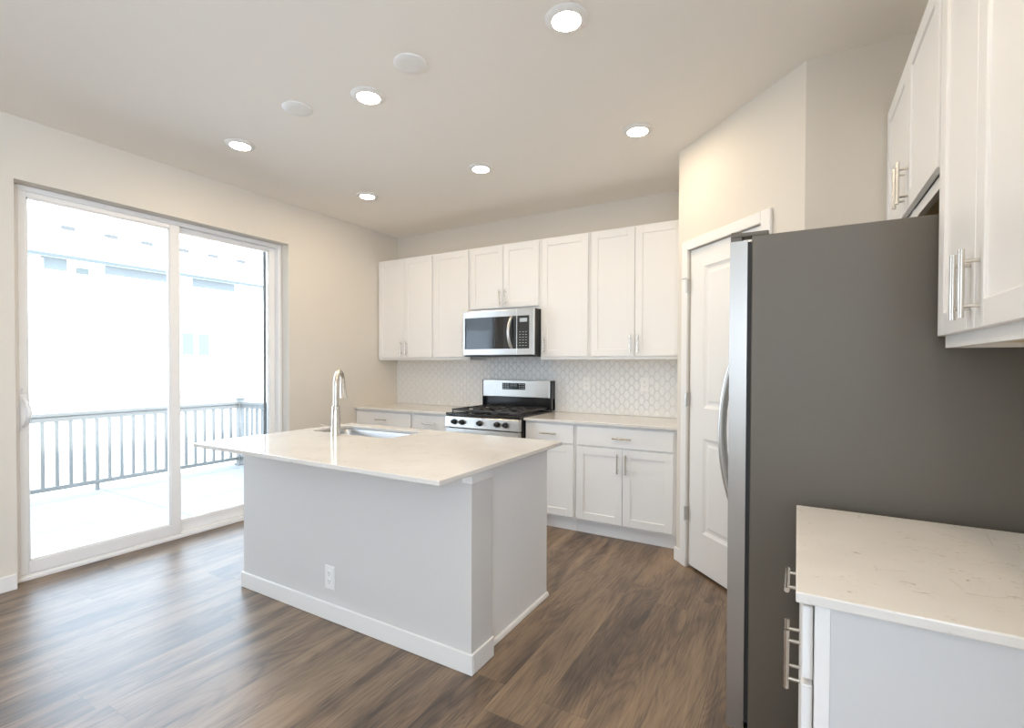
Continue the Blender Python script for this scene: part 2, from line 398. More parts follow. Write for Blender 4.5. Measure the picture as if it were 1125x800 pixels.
# ------------------------------------------------------------------ pantry door
d2 = thing('door_2', 'white two-panel pantry door in the angled corner wall', 'door', (PX, PY, 0), -math.pi / 4, kind='structure')
def raised_door(w, h, t, panels):
    """slab with moulded sunk panels, front at y=0 facing -y, x 0..w, z 0..h"""
    b = bm_new()
    xs = sorted({0, w} | {p[0] for p in panels} | {p[1] for p in panels}); zs = sorted({0, h} | {p[2] for p in panels} | {p[3] for p in panels})
    for i in range(len(xs) - 1):
        for j in range(len(zs) - 1):
            cx, cz = (xs[i] + xs[i + 1]) / 2, (zs[j] + zs[j + 1]) / 2
            if any(p[0] < cx < p[1] and p[2] < cz < p[3] for p in panels): continue
            v = [b.verts.new((x, 0, z)) for x, z in ((xs[i], zs[j]), (xs[i + 1], zs[j]), (xs[i + 1], zs[j + 1]), (xs[i], zs[j + 1]))]
            b.faces.new(v)
    for x0, x1, z0, z1 in panels:
        loops = []
        for ins, dep in ((0, 0), (0.006, 0.004), (0.020, 0.010), (0.034, 0.010), (0.050, 0.004)):
            loops.append([b.verts.new((x, dep, z)) for x, z in ((x0 + ins, z0 + ins), (x1 - ins, z0 + ins), (x1 - ins, z1 - ins), (x0 + ins, z1 - ins))])
        for A, B in zip(loops, loops[1:]):
            for k in range(4): b.faces.new((A[k], A[(k + 1) % 4], B[(k + 1) % 4], B[k]))
        b.faces.new(loops[-1])
    bmesh.ops.remove_doubles(b, verts=b.verts[:], dist=1e-5)
    box(b, 0, w, 0.011, t, 0, h)
    for q in ((0, 0.0001, 0, h), (w - 0.0001, w, 0, h), (0, w, 0, 0.0001), (0, w, h - 0.0001, h)): box(b, q[0], q[1], 0, 0.011, q[2], q[3])
    return b
dw, dh = 0.632, 2.048
sl = obj('slab', raised_door(dw, dh, 0.035, [(0.138, dw - 0.138, 0.245, 0.845), (0.138, dw - 0.138, 1.035, 1.925)]), 'door', d2)
sl.location = (OS0 + 0.006, 0.010, 0.018)
b = bm_new()
cyl(b, (0.57, -0.005, 0.97), (0.57, -0.05, 0.97), 0.011); cyl(b, (0.57, -0.001, 0.97), (0.57, -0.008, 0.97), 0.032, seg=24)
tube(b, [(0.57, -0.045, 0.97), (0.53, -0.05, 0.97), (0.46, -0.05, 0.97)], 0.009)
obj('handle', b, 'nickel', sl, smooth=True)
b = bm_new()
for q in ((0.060, 0.121, 0, 2.130), (0.759, 0.828, 0, 2.130)):
    box(b, q[0], q[1], -0.017, -0.0005, q[2], q[3], 0.003)
box(b, 0.1215, 0.7585, -0.017, -0.0005, 2.069, 2.130, 0.003)
obj('casing', b, 'trim', d2)
b = bm_new()
for z in (0.355, 1.10, 1.84):
    cyl(b, (0.1215, -0.006, z - 0.045), (0.1215, -0.006, z + 0.045), 0.0065, seg=10)
    box(b, 0.1225, 0.130, -0.004, 0.004, z - 0.044, z + 0.044)
for i, z in enumerate((0.355, 1.10, 1.84)): pass
b.free()
for z in (0.355, 1.10, 1.84):
    b = bm_new(); cyl(b, (0.1215, -0.0195, z - 0.045), (0.1215, -0.0195, z + 0.045), 0.006, seg=10)
    box(b, 0.1185, 0.1245, -0.018, 0.012, z - 0.044, z + 0.044)
    if z > 1.8: cyl(b, (0.1215, -0.0195, z + 0.047), (0.090, -0.030, z + 0.047), 0.004, seg=8)
    obj('hinge', b, 'hinge', d2, smooth=True)

# ------------------------------------------------------------------ cabinets
def shaker(w, h, t=0.019, fr=0.058, deep=0.007):
    """front faces -y at y=-t .. 0; x 0..w, z 0..h"""
    b = bm_new()
    box(b, 0, fr, -t, 0, 0, h, 0.0015); box(b, w - fr, w, -t, 0, 0, h, 0.0015)
    box(b, fr, w - fr, -t, 0, 0, fr, 0.0015); box(b, fr, w - fr, -t, 0, h - fr, h, 0.0015)
    box(b, fr - 0.002, w - fr + 0.002, -t + deep, -0.002, fr - 0.002, h - fr + 0.002)
    return b
def slab_front(w, h, t=0.019):
    return one_box(0, w, -t, 0, 0, h, 0.002)
def pull(vertical, L=0.146, cc=0.096, out=0.030):
    """bar pull centred on origin, mounted on y=0 facing -y"""
    b = bm_new(); ax = Vector((0, 0, 1)) if vertical else Vector((1, 0, 0)); o = Vector((0, -out, 0))
    cyl(b, o - ax * L / 2, o + ax * L / 2, 0.006, seg=14)
    for s in (-1, 1): cyl(b, ax * s * cc / 2, ax * s * cc / 2 + o, 0.0045, seg=10)
    return b
def put_door(root, x, z, wd, hg, face, handle=None, hz='low'):
    d = obj('door', shaker(wd, hg), 'cabinet', root); d.location = (x, face, z)
    if handle:
        h = obj('handle', pull(True), 'nickel', d, smooth=True)
        h.location = (0.030 if handle == 'L' else wd - 0.030, -0.0185, 0.095 if hz == 'low' else hg - 0.105)
    return d
def put_drawer(root, x, z, wd, hg, face):
    d = obj('drawer', slab_front(wd, hg), 'cabinet', root); d.location = (x, face, z)
    h = obj('handle', pull(False), 'nickel', d, smooth=True); h.location = (wd / 2, -0.0185, hg / 2)
    return d
def wall_cabinet(label, wd, z0, z1, loc, rz, doors, depth=0.286, botrev=0.026, group='wall cabinets', rev=0.015, filler=0.0):
    r = thing('wall_cabinet', label, 'cabinet', (loc[0], loc[1], z0), rz, group)
    h = z1 - z0; b = bm_new(); e = 0.0006
    box(b, e, 0.016, -depth, -0.001, 0, h); box(b, wd - 0.016, wd - e, -depth, -0.001, 0, h)
    box(b, 0.016, wd - 0.016, -depth, -0.001, h - 0.016, h); box(b, 0.016, wd - 0.016, -0.012, -0.001, 0.012, h - 0.016)
    # face frame
    for q in ((e, 0.032, 0, h), (wd - 0.032, wd + filler - e, 0, h), (0.032, wd - 0.032, 0, 0.036), (0.032, wd - 0.032, h - 0.036, h)):
        box(b, q[0], q[1], -depth - 0.001, -depth + 0.018, q[2], q[3])
    if doors == 2: box(b, wd / 2 - 0.02, wd / 2 + 0.02, -depth - 0.001, -depth + 0.018, 0.036, h - 0.036)
    obj('carcass', b, 'cabinet', r)
    obj('bottom_panel', one_box(0.0165, wd - 0.0165, -depth + 0.019, -0.013, 0.012, 0.024), 'wood', r, 'bare wood underside')
    f = -depth - 0.002; dz0, dz1 = botrev, h - 0.014
    if doors == 2:
        w2 = (wd - 2 * rev - 0.004) / 2
        put_door(r, rev, dz0, w2, dz1 - dz0, f, 'R'); put_door(r, wd - rev - w2, dz0, w2, dz1 - dz0, f, 'L')
    else:
        put_door(r, rev, dz0, wd - 2 * rev, dz1 - dz0, f, doors)
    return r
UZ0, UZ1 = 1.370, 2.437
wall_cabinet('tall white two-door wall cabinet in the far corner against the patio door wall', 0.764, UZ0, UZ1, (0.001, 0), 0, 2)
wall_cabinet('narrow white one-door wall cabinet just left of the microwave', 0.447, UZ0, UZ1, (0.765, 0), 0, 'R')
wall_cabinet('short white two-door wall cabinet above the microwave', 0.760, 1.822, UZ1, (1.212, 0), 0, 2)
wall_cabinet('narrow white one-door wall cabinet just right of the microwave', 0.463, UZ0, UZ1, (1.972, 0), 0, 'L')
wall_cabinet('wide white two-door wall cabinet between the narrow one and the pantry wall', 0.766, UZ0, UZ1, (2.435, 0), 0, 2, filler=0.039)
UY = -2.412
wall_cabinet('near white two-door wall cabinet above the flecked side counter', 0.676, UZ0, UZ1, (XR, UY), -math.pi / 2, 2, botrev=0.032, group='cabinets on the fridge wall')
wall_cabinet('white two-door cabinet mounted above the fridge', 0.936, 1.835, UZ1, (XR, -1.474), -math.pi / 2, 2, botrev=0.04, group='cabinets on the fridge wall')

CT = 0.886; CB = 0.865
def base_cabinet(label, wd, loc, rz, doors, handle=None, depth=0.598, group='base cabinets', near_panel=False, rev=0.013):
    r = thing('base_cabinet', label, 'cabinet', (loc[0], loc[1], 0), rz, group)
    b = bm_new(); e = 0.0006; h = CB - 0.001
    box(b, e, 0.018, -depth + 0.018, -0.001, 0.1, h); box(b, wd - 0.018, wd - e, -depth + 0.018, -0.001, 0.1, h)
    box(b, 0.018, wd - 0.018, -depth + 0.018, -0.001, 0.1, 0.118); box(b, 0.018, wd - 0.018, -0.012, -0.001, 0.118, h)
    for q in ((e, 0.036, 0.1, h), (wd - 0.036, wd - e, 0.1, h), (0.036, wd - 0.036, 0.1, 0.14), (0.036, wd - 0.036, h - 0.03, h), (0.036, wd - 0.036, 0.68, 0.72)):
        box(b, q[0], q[1], -depth - 0.001, -depth + 0.018, q[2], q[3])
    if doors == 2: box(b, wd / 2 - 0.02, wd / 2 + 0.02, -depth - 0.001, -depth + 0.018, 0.14, 0.68)
    if near_panel:
        box(b, wd - e, wd + 0.0135, -depth - 0.001, -depth + 0.024, 0.001, h, 0.001)
    obj('carcass', b, 'cabinet', r)
    if near_panel: obj('side_panel', one_box(wd + 0.0002, wd + 0.010, -depth + 0.0245, -0.001, 0.001, h), 'laminate', r, 'pale grey end panel')
    obj('toe_kick', one_box(e, wd - e, -0.556, -0.540, 0.001, 0.1), 'cabinet', r)
    f = -depth - 0.003
    put_drawer(r, rev, 0.702, wd - 2 * rev, 0.144, f)
    dz0, dz1 = 0.122, 0.690
    if doors == 2:
        w2 = (wd - 2 * rev - 0.004) / 2
        put_door(r, rev, dz0, w2, dz1 - dz0, f, 'R', 'high'); put_door(r, wd - rev - w2, dz0, w2, dz1 - dz0, f, 'L', 'high')
    else: put_door(r, rev, dz0, wd - 2 * rev, dz1 - dz0, f, handle, 'high')
    return r
base_cabinet('white base cabinet in the far corner under the end of the counter', 0.762, (0.001, 0), 0, 2)
base_cabinet('narrow white base cabinet just left of the range', 0.455, (0.764, 0), 0, 1, 'R')
base_cabinet('narrow white base cabinet just right of the range', 0.450, (1.992, 0), 0, 1, 'L')
bc = base_cabinet('wide white base cabinet with drawer and two doors beside the pantry wall', 0.760, (2.443, 0), 0, 2)
b = bm_new(); box(b, 0.7605, 0.797, -0.598, -0.58, 0.1, CB - 0.001); box(b, 0.7605, 0.797, -0.556, -0.54, 0.001, 0.1)
obj('filler_strip', b, 'cabinet', bc)
base_cabinet('near white base cabinet under the flecked side counter', 0.652, (XR, -2.418), -math.pi / 2, 2, depth=0.604, group='cabinets on the fridge wall', near_panel=True)

def countertop(name, label, x0, x1, y0, y1, group=None, hole=None, bev=0.003):
    b = bm_new()
    out = [b.verts.new(p) for p in ((x0, y0, CB), (x1, y0, CB), (x1, y1, CB), (x0, y1, CB))]
    ed = [b.edges.new((out[i], out[(i + 1) % 4])) for i in range(4)]
    if hole:
        hx0, hx1, hy0, hy1, r = hole; hv = []
        for cx, cy, a0 in ((hx1 - r, hy1 - r, 0), (hx0 + r, hy1 - r, 90), (hx0 + r, hy0 + r, 180), (hx1 - r, hy0 + r, 270)):
            for k in range(6):
                a = R(a0 + 18 * k); hv.append(b.verts.new((cx + r * math.cos(a), cy + r * math.sin(a), CB)))
        ed += [b.edges.new((hv[i], hv[(i + 1) % len(hv)])) for i in range(len(hv))]
    bmesh.ops.triangle_fill(b, edges=ed, use_beauty=True)
    bmesh.ops.recalc_face_normals(b, faces=b.faces[:])
    ex = bmesh.ops.extrude_face_region(b, geom=b.faces[:])
    bmesh.ops.translate(b, vec=(0, 0, CT - CB), verts=[g for g in ex['geom'] if isinstance(g, bmesh.types.BMVert)])
    bmesh.ops.recalc_face_normals(b, faces=b.faces[:])
    sharp = [e for e in b.edges if len(e.link_faces) == 2 and e.calc_face_angle(0) > 0.6]
    bmesh.ops.bevel(b, geom=sharp, offset=bev, segments=2, affect='EDGES', profile=0.5)
    o = obj(name, b, 'quartz'); return tag(o, label, 'countertop', group)
countertop('countertop', 'white quartz counter between the patio door wall and the range', 0.001, 1.221, -0.638, -0.009, 'quartz countertops')
countertop('countertop', 'white quartz counter between the range and the pantry wall', 1.991, PX - 0.001, -0.638, -0.009, 'quartz countertops')
countertop('countertop', 'flecked cream quartz side counter against the dark fridge side', 3.943, XR - 0.001, -3.095, -2.412, 'quartz countertops')
SX0, SX1, SY0, SY1 = 1.175, 1.865, -2.065, -1.745
countertop('countertop', 'large white quartz island top with the sink in it', 1.08, 2.790, -2.738, -1.630, 'quartz countertops', (SX0, SX1, SY0, SY1, 0.05))

# ------------------------------------------------------------------ island
IW0, IW1, IF, IB = 1.110, 2.753, -2.472, -2.312
structure('wall_island', one_box(IW0, IW1, IF, IB, 0, CB - 0.001), 'island_wall', 'pale half wall at the front of the kitchen island', 'wall')
b = bm_new()
box(b, IW0 - 0.012, IW1 + 0.012, IF - 0.0125, IF - 0.0005, 0, BH, 0.003)
box(b, IW1 + 0.0005, IW1 + 0.012, IF - 0.0005, IB + 0.004, 0, BH, 0.003); box(b, IW0 - 0.012, IW0 - 0.0005, IF - 0.0005, IB, 0, BH, 0.003)
structure('baseboard_island', b, 'trim', 'white baseboard around the foot of the island half wall', 'baseboard')
structure('trim_1', one_box(2.705, IW1 + 0.004, IF - 0.004, IB - 0.001, 0.815, CB - 0.0015, 0.001), 'panel', 'white filler strip under the island top at the half wall end', 'trim')
ic = thing('island_cabinet', 'white cabinet body of the island behind the half wall under the quartz top', 'cabinet', (IW0, IB + 0.001, 0))
iw, idp = 1.590, 0.640
b = bm_new()
for q in ((0, 0.018, 0.001, idp - 0.02, 0.1, CB - 0.001), (0.018, iw, 0.001, 0.013, 0.1, CB - 0.001), (0.018, iw, 0.013, idp - 0.02, 0.1, 0.118),
          (0, 0.04, idp - 0.02, idp, 0.1, CB - 0.001), (iw - 0.04, iw, idp - 0.02, idp, 0.1, CB - 0.001), (0.04, iw - 0.04, idp - 0.02, idp, 0.1, 0.14),
          (0.04, iw - 0.04, idp - 0.02, idp, 0.82, CB - 0.001), (0.78, 0.82, idp - 0.02, idp, 0.14, 0.82), (0.018, iw, idp - 0.09, idp - 0.075, 0.001, 0.1)):
    box(b, *q)
obj('carcass', b, 'cabinet', ic)
obj('side_panel', one_box(iw + 0.0005, iw + 0.010, 0.001, idp + 0.012, 0.001, CB - 0.001, 0.001), 'panel', ic, 'plain white end panel')
b = bm_new()
prof = [(0, 0)] + [(0.014 * math.cos(R(a)), 0.022 * math.sin(R(a))) for a in (0, 22, 45, 67, 90)]
A = [b.verts.new((iw + 0.0105 + x, 0.006, z + 0.0005)) for x, z in prof]; B = [b.verts.new((iw + 0.0105 + x, idp + 0.014, z + 0.0005)) for x, z in prof]
b.faces.new(A); b.faces.new(B[::-1])
for i in range(len(prof)): b.faces.new((A[i], B[i], B[(i + 1) % len(prof)], A[(i + 1) % len(prof)]))
obj('shoe_moulding', b, 'trim', ic)
for x, wd in ((0.012, 0.382), (0.398, 0.382), (0.822, 0.375), (1.201, 0.375)):
    d = obj('door', shaker(wd, 0.70), 'cabinet', ic); d.rotation_euler = (0, 0, math.pi); d.location = (x + wd, idp + 0.002, 0.122)
    h = obj('handle', pull(True), 'nickel', d, smooth=True); h.location = (0.03, -0.0185, 0.6)

# sink
b = bm_new()
def rr(x0, x1, y0, y1, r, z, n=6):
    out = []
    for cx, cy, a0 in ((x1 - r, y1 - r, 0), (x0 + r, y1 - r, 90), (x0 + r, y0 + r, 180), (x1 - r, y0 + r, 270)):
        for k in range(n):
            a = R(a0 + 90 / (n - 1) * k); out.append(b.verts.new((cx + r * math.cos(a), cy + r * math.sin(a), z)))
    return out
loops = [rr(SX0 - 0.02, SX1 + 0.02, SY0 - 0.02, SY1 + 0.02, 0.06, CB - 0.0015), rr(SX0 - 0.004, SX1 + 0.004, SY0 - 0.004, SY1 + 0.004, 0.05, CB - 0.0015),
         rr(SX0 - 0.001, SX1 + 0.001, SY0 - 0.001, SY1 + 0.001, 0.05, CB - 0.008), rr(SX0 + 0.008, SX1 - 0.008, SY0 + 0.008, SY1 - 0.008, 0.05, 0.68),
         rr(SX0 + 0.03, SX1 - 0.03, SY0 + 0.03, SY1 - 0.03, 0.04, 0.655), rr(1.48, 1.56, -1.925, -1.845, 0.039, 0.650), rr(1.49, 1.55, -1.915, -1.855, 0.029, 0.638)]
for A, B in zip(loops, loops[1:]):
    for k in range(len(A)): b.faces.new((A[k], A[(k + 1) % len(A)], B[(k + 1) % len(A)], B[k]))
b.faces.new(loops[-1])
sink = obj('kitchen_sink', b, 'sinksteel', smooth=True); tag(sink, 'undermount stainless steel sink set into the island top', 'sink')
sm = sink.modifiers.new('thickness', 'SOLIDIFY'); sm.thickness = 0.0012; sm.offset = -1

# faucet
FXc, FYc = 1.497, -2.125
fa = thing('kitchen_faucet', 'tall brushed nickel pull-down faucet beside the island sink', 'faucet', (FXc, FYc, CT))
b = bm_new(); lathe(b, [(0, 0.0005), (0.031, 0.0005), (0.031, 0.006), (0.0285, 0.008), (0.0275, 0.03), (0.0240, 0.14), (0.0225, 0.165), (0.0232, 0.168), (0.0232, 0.178), (0.0165, 0.182), (0, 0.182)], seg=28)
obj('base', b, 'nickel', fa, smooth=True)
dirv = Vector((-0.55, 0.835, 0)).normalized()
b = bm_new(); pts = [Vector((0, 0, 0.165)), Vector((0, 0, 0.23)), Vector((0, 0, 0.30))]
rad = 0.075
for i in range(1, 12): 
    a = math.pi * i / 12; pts.append(Vector((0, 0, 0.30)) + dirv * rad * (1 - math.cos(a)) + Vector((0, 0, rad * 1.2 * math.sin(a))))
end = dirv * rad * 2 + Vector((0, 0, 0.30)); pts.append(end)
tube(b, pts, 0.0150, 14); obj('spout', b, 'nickel', fa, smooth=True)
b = bm_new(); tip = end + dirv * 0.022 + Vector((0, 0, -0.080))
tube(b, [end + Vector((0, 0, 0.012)), end + (tip - end) * 0.3, end + (tip - end) * 0.75, tip], [0.0160, 0.0180, 0.0220, 0.0230], 16)
obj('spray_head', b, 'nickel', fa, smooth=True)
b = bm_new(); cyl(b, (0, 0, 0.055), (-0.036, -0.008, 0.055), 0.015, 0.015, 14); tube(b, [(-0.030, -0.006, 0.055), (-0.07, -0.02, 0.060), (-0.105, -0.03, 0.070)], [0.009, 0.008, 0.007], 10)
obj('lever', b, 'nickel', fa, smooth=True)

# ------------------------------------------------------------------ range
RGX0, RGX1 = 1.226, 1.986; RW = RGX1 - RGX0
rg = thing('gas_range', 'stainless steel gas range with black grates and five knobs', 'range', (RGX0, 0, 0))
obj('body', one_box(0.001, RW - 0.001, -0.655, -0.012, 0.02, 0.872, 0.003), 'enamel', rg)
b = bm_new()
box(b, 0, RW, -0.690, -0.058, 0.872, 0.896, 0.004)
box(b, 0.03, RW - 0.03, -0.64, -0.10, 0.8955, 0.899, 0.0015)
obj('cooktop', b, 'enamel', rg)
# control panel, leaning back
b = bm_new(); pr = [(-0.6555, 0.770), (-0.702, 0.772), (-0.694, 0.866), (-0.6555, 0.8715)]
A = [b.verts.new((0.0, y, z)) for y, z in pr]; B = [b.verts.new((RW, y, z)) for y, z in pr]
b.faces.new(A); b.faces.new(B[::-1])
for i in range(4): b.faces.new((A[i], B[i], B[(i + 1) % 4], A[(i + 1) % 4]))
bmesh.ops.bevel(b, geom=b.edges[:], offset=0.003, segments=1, affect='EDGES')
obj('control_panel', b, 'steel', rg)
for kx in (0.105, 0.190, 0.372, 0.548, 0.632):
    b = bm_new(); n = Vector((0, -1, 0.085)).normalized(); p = Vector((kx, -0.699, 0.820))
    cyl(b, p, p + n * 0.008, 0.025, 0.024, 22); cyl(b, p + n * 0.008, p + n * 0.034, 0.020, 0.017, 22)
    box(b, kx - 0.003, kx + 0.003, -0.738, -0.730, 0.808, 0.838, 0.001)
    obj('knob', b, 'black', rg, 'black burner knob', smooth=True)
od = obj('oven_door', one_box(0.002, RW - 0.002, -0.698, -0.656, 0.225, 0.764, 0.005, 2), 'steel', rg)
obj('window', one_box(0.12, RW - 0.12, -0.7005, -0.6985, 0.33, 0.61, 0.001), 'blackglass', od)
b = bm_new(); cyl(b, (0.05, -0.745, 0.715), (RW - 0.05, -0.745, 0.715), 0.012, seg=18)
for x in (0.085, RW - 0.085): box(b, x - 0.012, x + 0.012, -0.745, -0.697, 0.705, 0.725, 0.003)
obj('handle', b, 'steel', od, smooth=True)
obj('drawer', one_box(0.002, RW - 0.002, -0.694, -0.656, 0.055, 0.218, 0.004), 'steel', rg)
bgd = bm_new(); box(bgd, 0.0, RW, -0.056, -0.012, 0.90, 1.01, 0.002); box(bgd, 0.0, 0.012, -0.098, -0.012, 0.90, 1.176, 0.002); box(bgd, RW - 0.012, RW, -0.098, -0.012, 0.90, 1.176, 0.002)
box(bgd, 0.012, RW - 0.012, -0.06, -0.012, 1.01, 1.174)
bgo = obj('backguard', bgd, 'enamel', rg)
bp_ = obj('fascia', one_box(0.0125, RW - 0.0125, -0.103, -0.0605, 1.014, 1.175, 0.004, 2), 'steel', bgo, 'stainless control fascia')
b = bm_new(); box(b, 0.235, 0.490, -0.1045, -0.1025, 1.085, 1.148, 0.0008)
obj('display', b, 'display', bgo)
b = bm_new()
for i, x in enumerate((0.25, 0.275, 0.30, 0.43, 0.455, 0.475)):
    for z in (1.098, 1.117, 1.136): box(b, x - 0.006, x + 0.006, -0.1052, -0.1044, z - 0.0025, z + 0.0025)
for i, x in enumerate((0.335, 0.352, 0.372, 0.389)):
    for q in ((x - 0.005, x + 0.005, 1.138, 1.140), (x - 0.005, x + 0.005, 1.127, 1.129), (x + 0.004, x + 0.006, 1.116, 1.140), (x - 0.006, x - 0.004, 1.116, 1.128)):
        box(b, q[0], q[1], -0.1052, -0.1044, q[2], q[3])
obj('key_lettering', b, 'digits', bgo)
for gx0, gx1 in ((0.035, 0.265), (0.268, 0.492), (0.495, 0.725)):
    b = bm_new(); z0, z1 = 0.912, 0.928; y0, y1 = -0.645, -0.105; t = 0.011
    box(b, gx0, gx0 + t, y0, y1, z0, z1, 0.002); box(b, gx1 - t, gx1, y0, y1, z0, z1, 0.002)
    box(b, gx0 + t, gx1 - t, y0, y0 + t, z0, z1, 0.002); box(b, gx0 + t, gx1 - t, y1 - t, y1, z0, z1, 0.002)
    ym = (y0 + y1) / 2; box(b, gx0 + t, gx1 - t, ym - t / 2, ym + t / 2, z0, z1, 0.002)
    xm = (gx0 + gx1) / 2
    for ya, yb in ((y0 + t, ym - t / 2), (ym + t / 2, y1 - t)):
        yc = (ya + yb) / 2
        box(b, gx0 + t, xm - 0.035, yc - 0.005, yc + 0.005, z0, z1, 0.002); box(b, xm + 0.035, gx1 - t, yc - 0.005, yc + 0.005, z0, z1, 0.002)
        box(b, xm - 0.005, xm + 0.005, ya, yc - 0.035, z0, z1, 0.002); box(b, xm - 0.005, xm + 0.005, yc + 0.035, yb, z0, z1, 0.002)
    for x in (gx0 + 0.003, gx1 - 0.012):
        for y in (y0 + 0.003, y1 - 0.012): box(b, x, x + 0.009, y, y + 0.009, 0.897, z0)
    obj('grate', b, 'iron', rg, 'black cast iron grate')
for x, y in ((0.15, -0.51), (0.15, -0.24), (0.38, -0.375), (0.61, -0.51), (0.61, -0.24)):
    b = bm_new(); lathe(b, [(0, 0.899), (0.05, 0.899), (0.045, 0.906), (0.036, 0.907), (0.036, 0.911), (0, 0.912)], (x, y, 0), 24)
    obj('burner', b, 'iron', rg, smooth=True)

# ------------------------------------------------------------------ microwave
MX0, MX1 = 1.2125, 1.9715; MW = MX1 - MX0; MZ0, MZ1 = 1.398, 1.818; MF = -0.385
mw = thing('microwave_oven', 'stainless over-range microwave with dark glass door', 'microwave', (MX0 + 0.004, 0, MZ0)); MW -= 0.008; MH = MZ1 - MZ0
obj('body', one_box(0, MW, MF, -0.001, 0.004, MH, 0.003), 'black', mw, 'dark side and underside')
DW = MW * 0.775
dr = obj('door', one_box(0.0, DW - 0.001, MF - 0.028, MF - 0.001, 0.012, MH - 0.002, 0.004, 2), 'steel', mw)
obj('window', one_box(0.02, DW - 0.004, MF - 0.0305, MF - 0.027, 0.068, MH - 0.062, 0.0015), 'blackglass', dr, 'dark glass window')
b = bm_new(); pts = []; hx = DW - 0.045
for i in range(15):
    t = i / 14; pts.append((hx - 0.006 - 0.010 * math.sin(math.pi * t), MF - 0.028 - 0.048 * math.sin(math.pi * t) ** 0.7, 0.070 + (MH - 0.134) * t))
tube(b, pts, [0.010] + [0.014] * 13 + [0.010], 14); obj('handle', b, 'steel', dr, 'curved bar handle', smooth=True)
cp = obj('control_panel', one_box(DW, MW, MF - 0.028, MF - 0.001, 0.012, MH - 0.002, 0.004, 2), 'steel', mw)
obj('keypad', one_box(DW + 0.004, MW - 0.045, MF - 0.0305, MF - 0.027, 0.068, MH - 0.062, 0.0015), 'blackglass', cp, 'black glossy keypad')
b = bm_new(); kx0, kx1 = DW + 0.02, MW - 0.06
for r_ in range(6):
    for c_ in range(3):
        x = kx0 + (kx1 - kx0) * (c_ + 0.5) / 3; z = 0.095 + r_ * 0.024
        box(b, x - 0.008, x + 0.008, MF - 0.0312, MF - 0.0304, z - 0.0015, z + 0.0015)
obj('key_lettering', b, 'digits', cp)
obj('display', one_box(kx0 + 0.01, kx1 - 0.005, MF - 0.0314, MF - 0.0304, MH - 0.118, MH - 0.085), mat('clock_display', (0.45, 0.5, 0.54), 0.3), cp, 'pale clock display')
b = bm_new(); box(b, 0.01, MW - 0.01, MF - 0.02, MF + 0.3, 0.0, 0.0038)
obj('vent_grille', b, 'iron', mw)

# ------------------------------------------------------------------ fridge
fy0, fy1 = -2.365, -1.478
fr = thing('refrigerator', 'tall side-by-side fridge with dark grey side and stainless doors', 'refrigerator', (3.807, fy1, 0))
FD = XR - 0.03 - 3.807; FW = fy1 - fy0
obj('body', one_box(0.0, FD, -FW, 0, 0.03, 1.752, 0.004, 2), 'fridgeside', fr, 'dark grey textured cabinet')
obj('gasket', one_box(-0.012, -0.0002, -FW + 0.008, -0.008, 0.11, 1.735), 'gasket', fr)
for a0, a1 in ((-FW, -0.392), (-0.388, 0.0)):
    b = bm_new(); n = 10; Ld = a1 - a0
    pl = [(-0.0125, a0), (-0.0125, a1)] + [(-0.066 - 0.010 * (1 - (2 * i / n - 1) ** 2), a1 - Ld * i / n) for i in range(n + 1)]
    prism(b, pl, 0.085, 1.738); bmesh.ops.bevel(b, geom=[e for e in b.edges if len(e.link_faces) == 2 and e.calc_face_angle(0) > 0.9], offset=0.004, segments=2, affect='EDGES')
    d = obj('door', b, 'steel_dark', fr, smooth=True)
    hy = (a1 - 0.045) if a1 < -0.1 else (a0 + 0.045)
    b = bm_new(); pts = []
    for i in range(19):
        t = i / 18; pts.append((-0.068 - 0.078 * math.sin(math.pi * t) ** 0.6, hy, 0.685 + 0.715 * t))
    tube(b, pts, [0.010] + [0.0125] * 17 + [0.010], 12); obj('handle', b, 'steel', d, 'bowed stainless handle', smooth=True)
for y in (-FW + 0.03, -0.075):
    b = bm_new(); box(b, -0.062, 0.05, y - 0.022, y + 0.03, 1.7525, 1.768, 0.004, 2); box(b, -0.066, -0.030, y - 0.020, y + 0.028, 1.7385, 1.772, 0.004, 2)
    obj('hinge_cover', b, 'fridgeside', fr)
b = bm_new(); box(b, -0.03, 0.0, -FW + 0.02, -0.02, 0.03, 0.078, 0.003)
obj('kick_grille', b, 'gasket', fr)
for y in (-FW + 0.06, -0.06):
    for x in (0.05, FD - 0.06):
        b = bm_new(); cyl(b, (x, y, 0.0), (x, y, 0.035), 0.022, seg=14); obj('foot', b, 'black', fr)

# ------------------------------------------------------------------ outlets
def outlet(label, loc, rz=0.0):
    r = thing('wall_outlet', label, 'outlet', loc, rz, 'white wall outlets')
    obj('cover_plate', one_box(-0.036, 0.036, -0.0065, -0.0008, -0.06, 0.06, 0.0025, 2), 'outlet', r)
    for s in (-1, 1):
        b = bm_new(); box(b, -0.017, 0.017, -0.0085, -0.006, s * 0.021 - 0.0165, s * 0.021 + 0.0165, 0.002)
        k = obj('receptacle', b, 'outlet', r)
        b = bm_new()
        for x, hh in ((-0.0065, 0.007), (0.0065, 0.0055)): box(b, x - 0.0012, x + 0.0012, -0.0088, -0.0083, s * 0.021 + 0.003 - hh / 2, s * 0.021 + 0.003 + hh / 2)
        cyl(b, (0, -0.0088, s * 0.021 - 0.008), (0, -0.0083, s * 0.021 - 0.008), 0.0025, seg=10)
        obj('slots', b, 'slot', k)
outlet('white double outlet low on the front of the island half wall', (1.868, IF, 0.222))
outlet('white outlet on the tiled backsplash nearer to the range', (2.297, -0.0082, 1.155))
outlet('white outlet on the tiled backsplash nearer to the pantry wall', (2.823, -0.0082, 1.160))

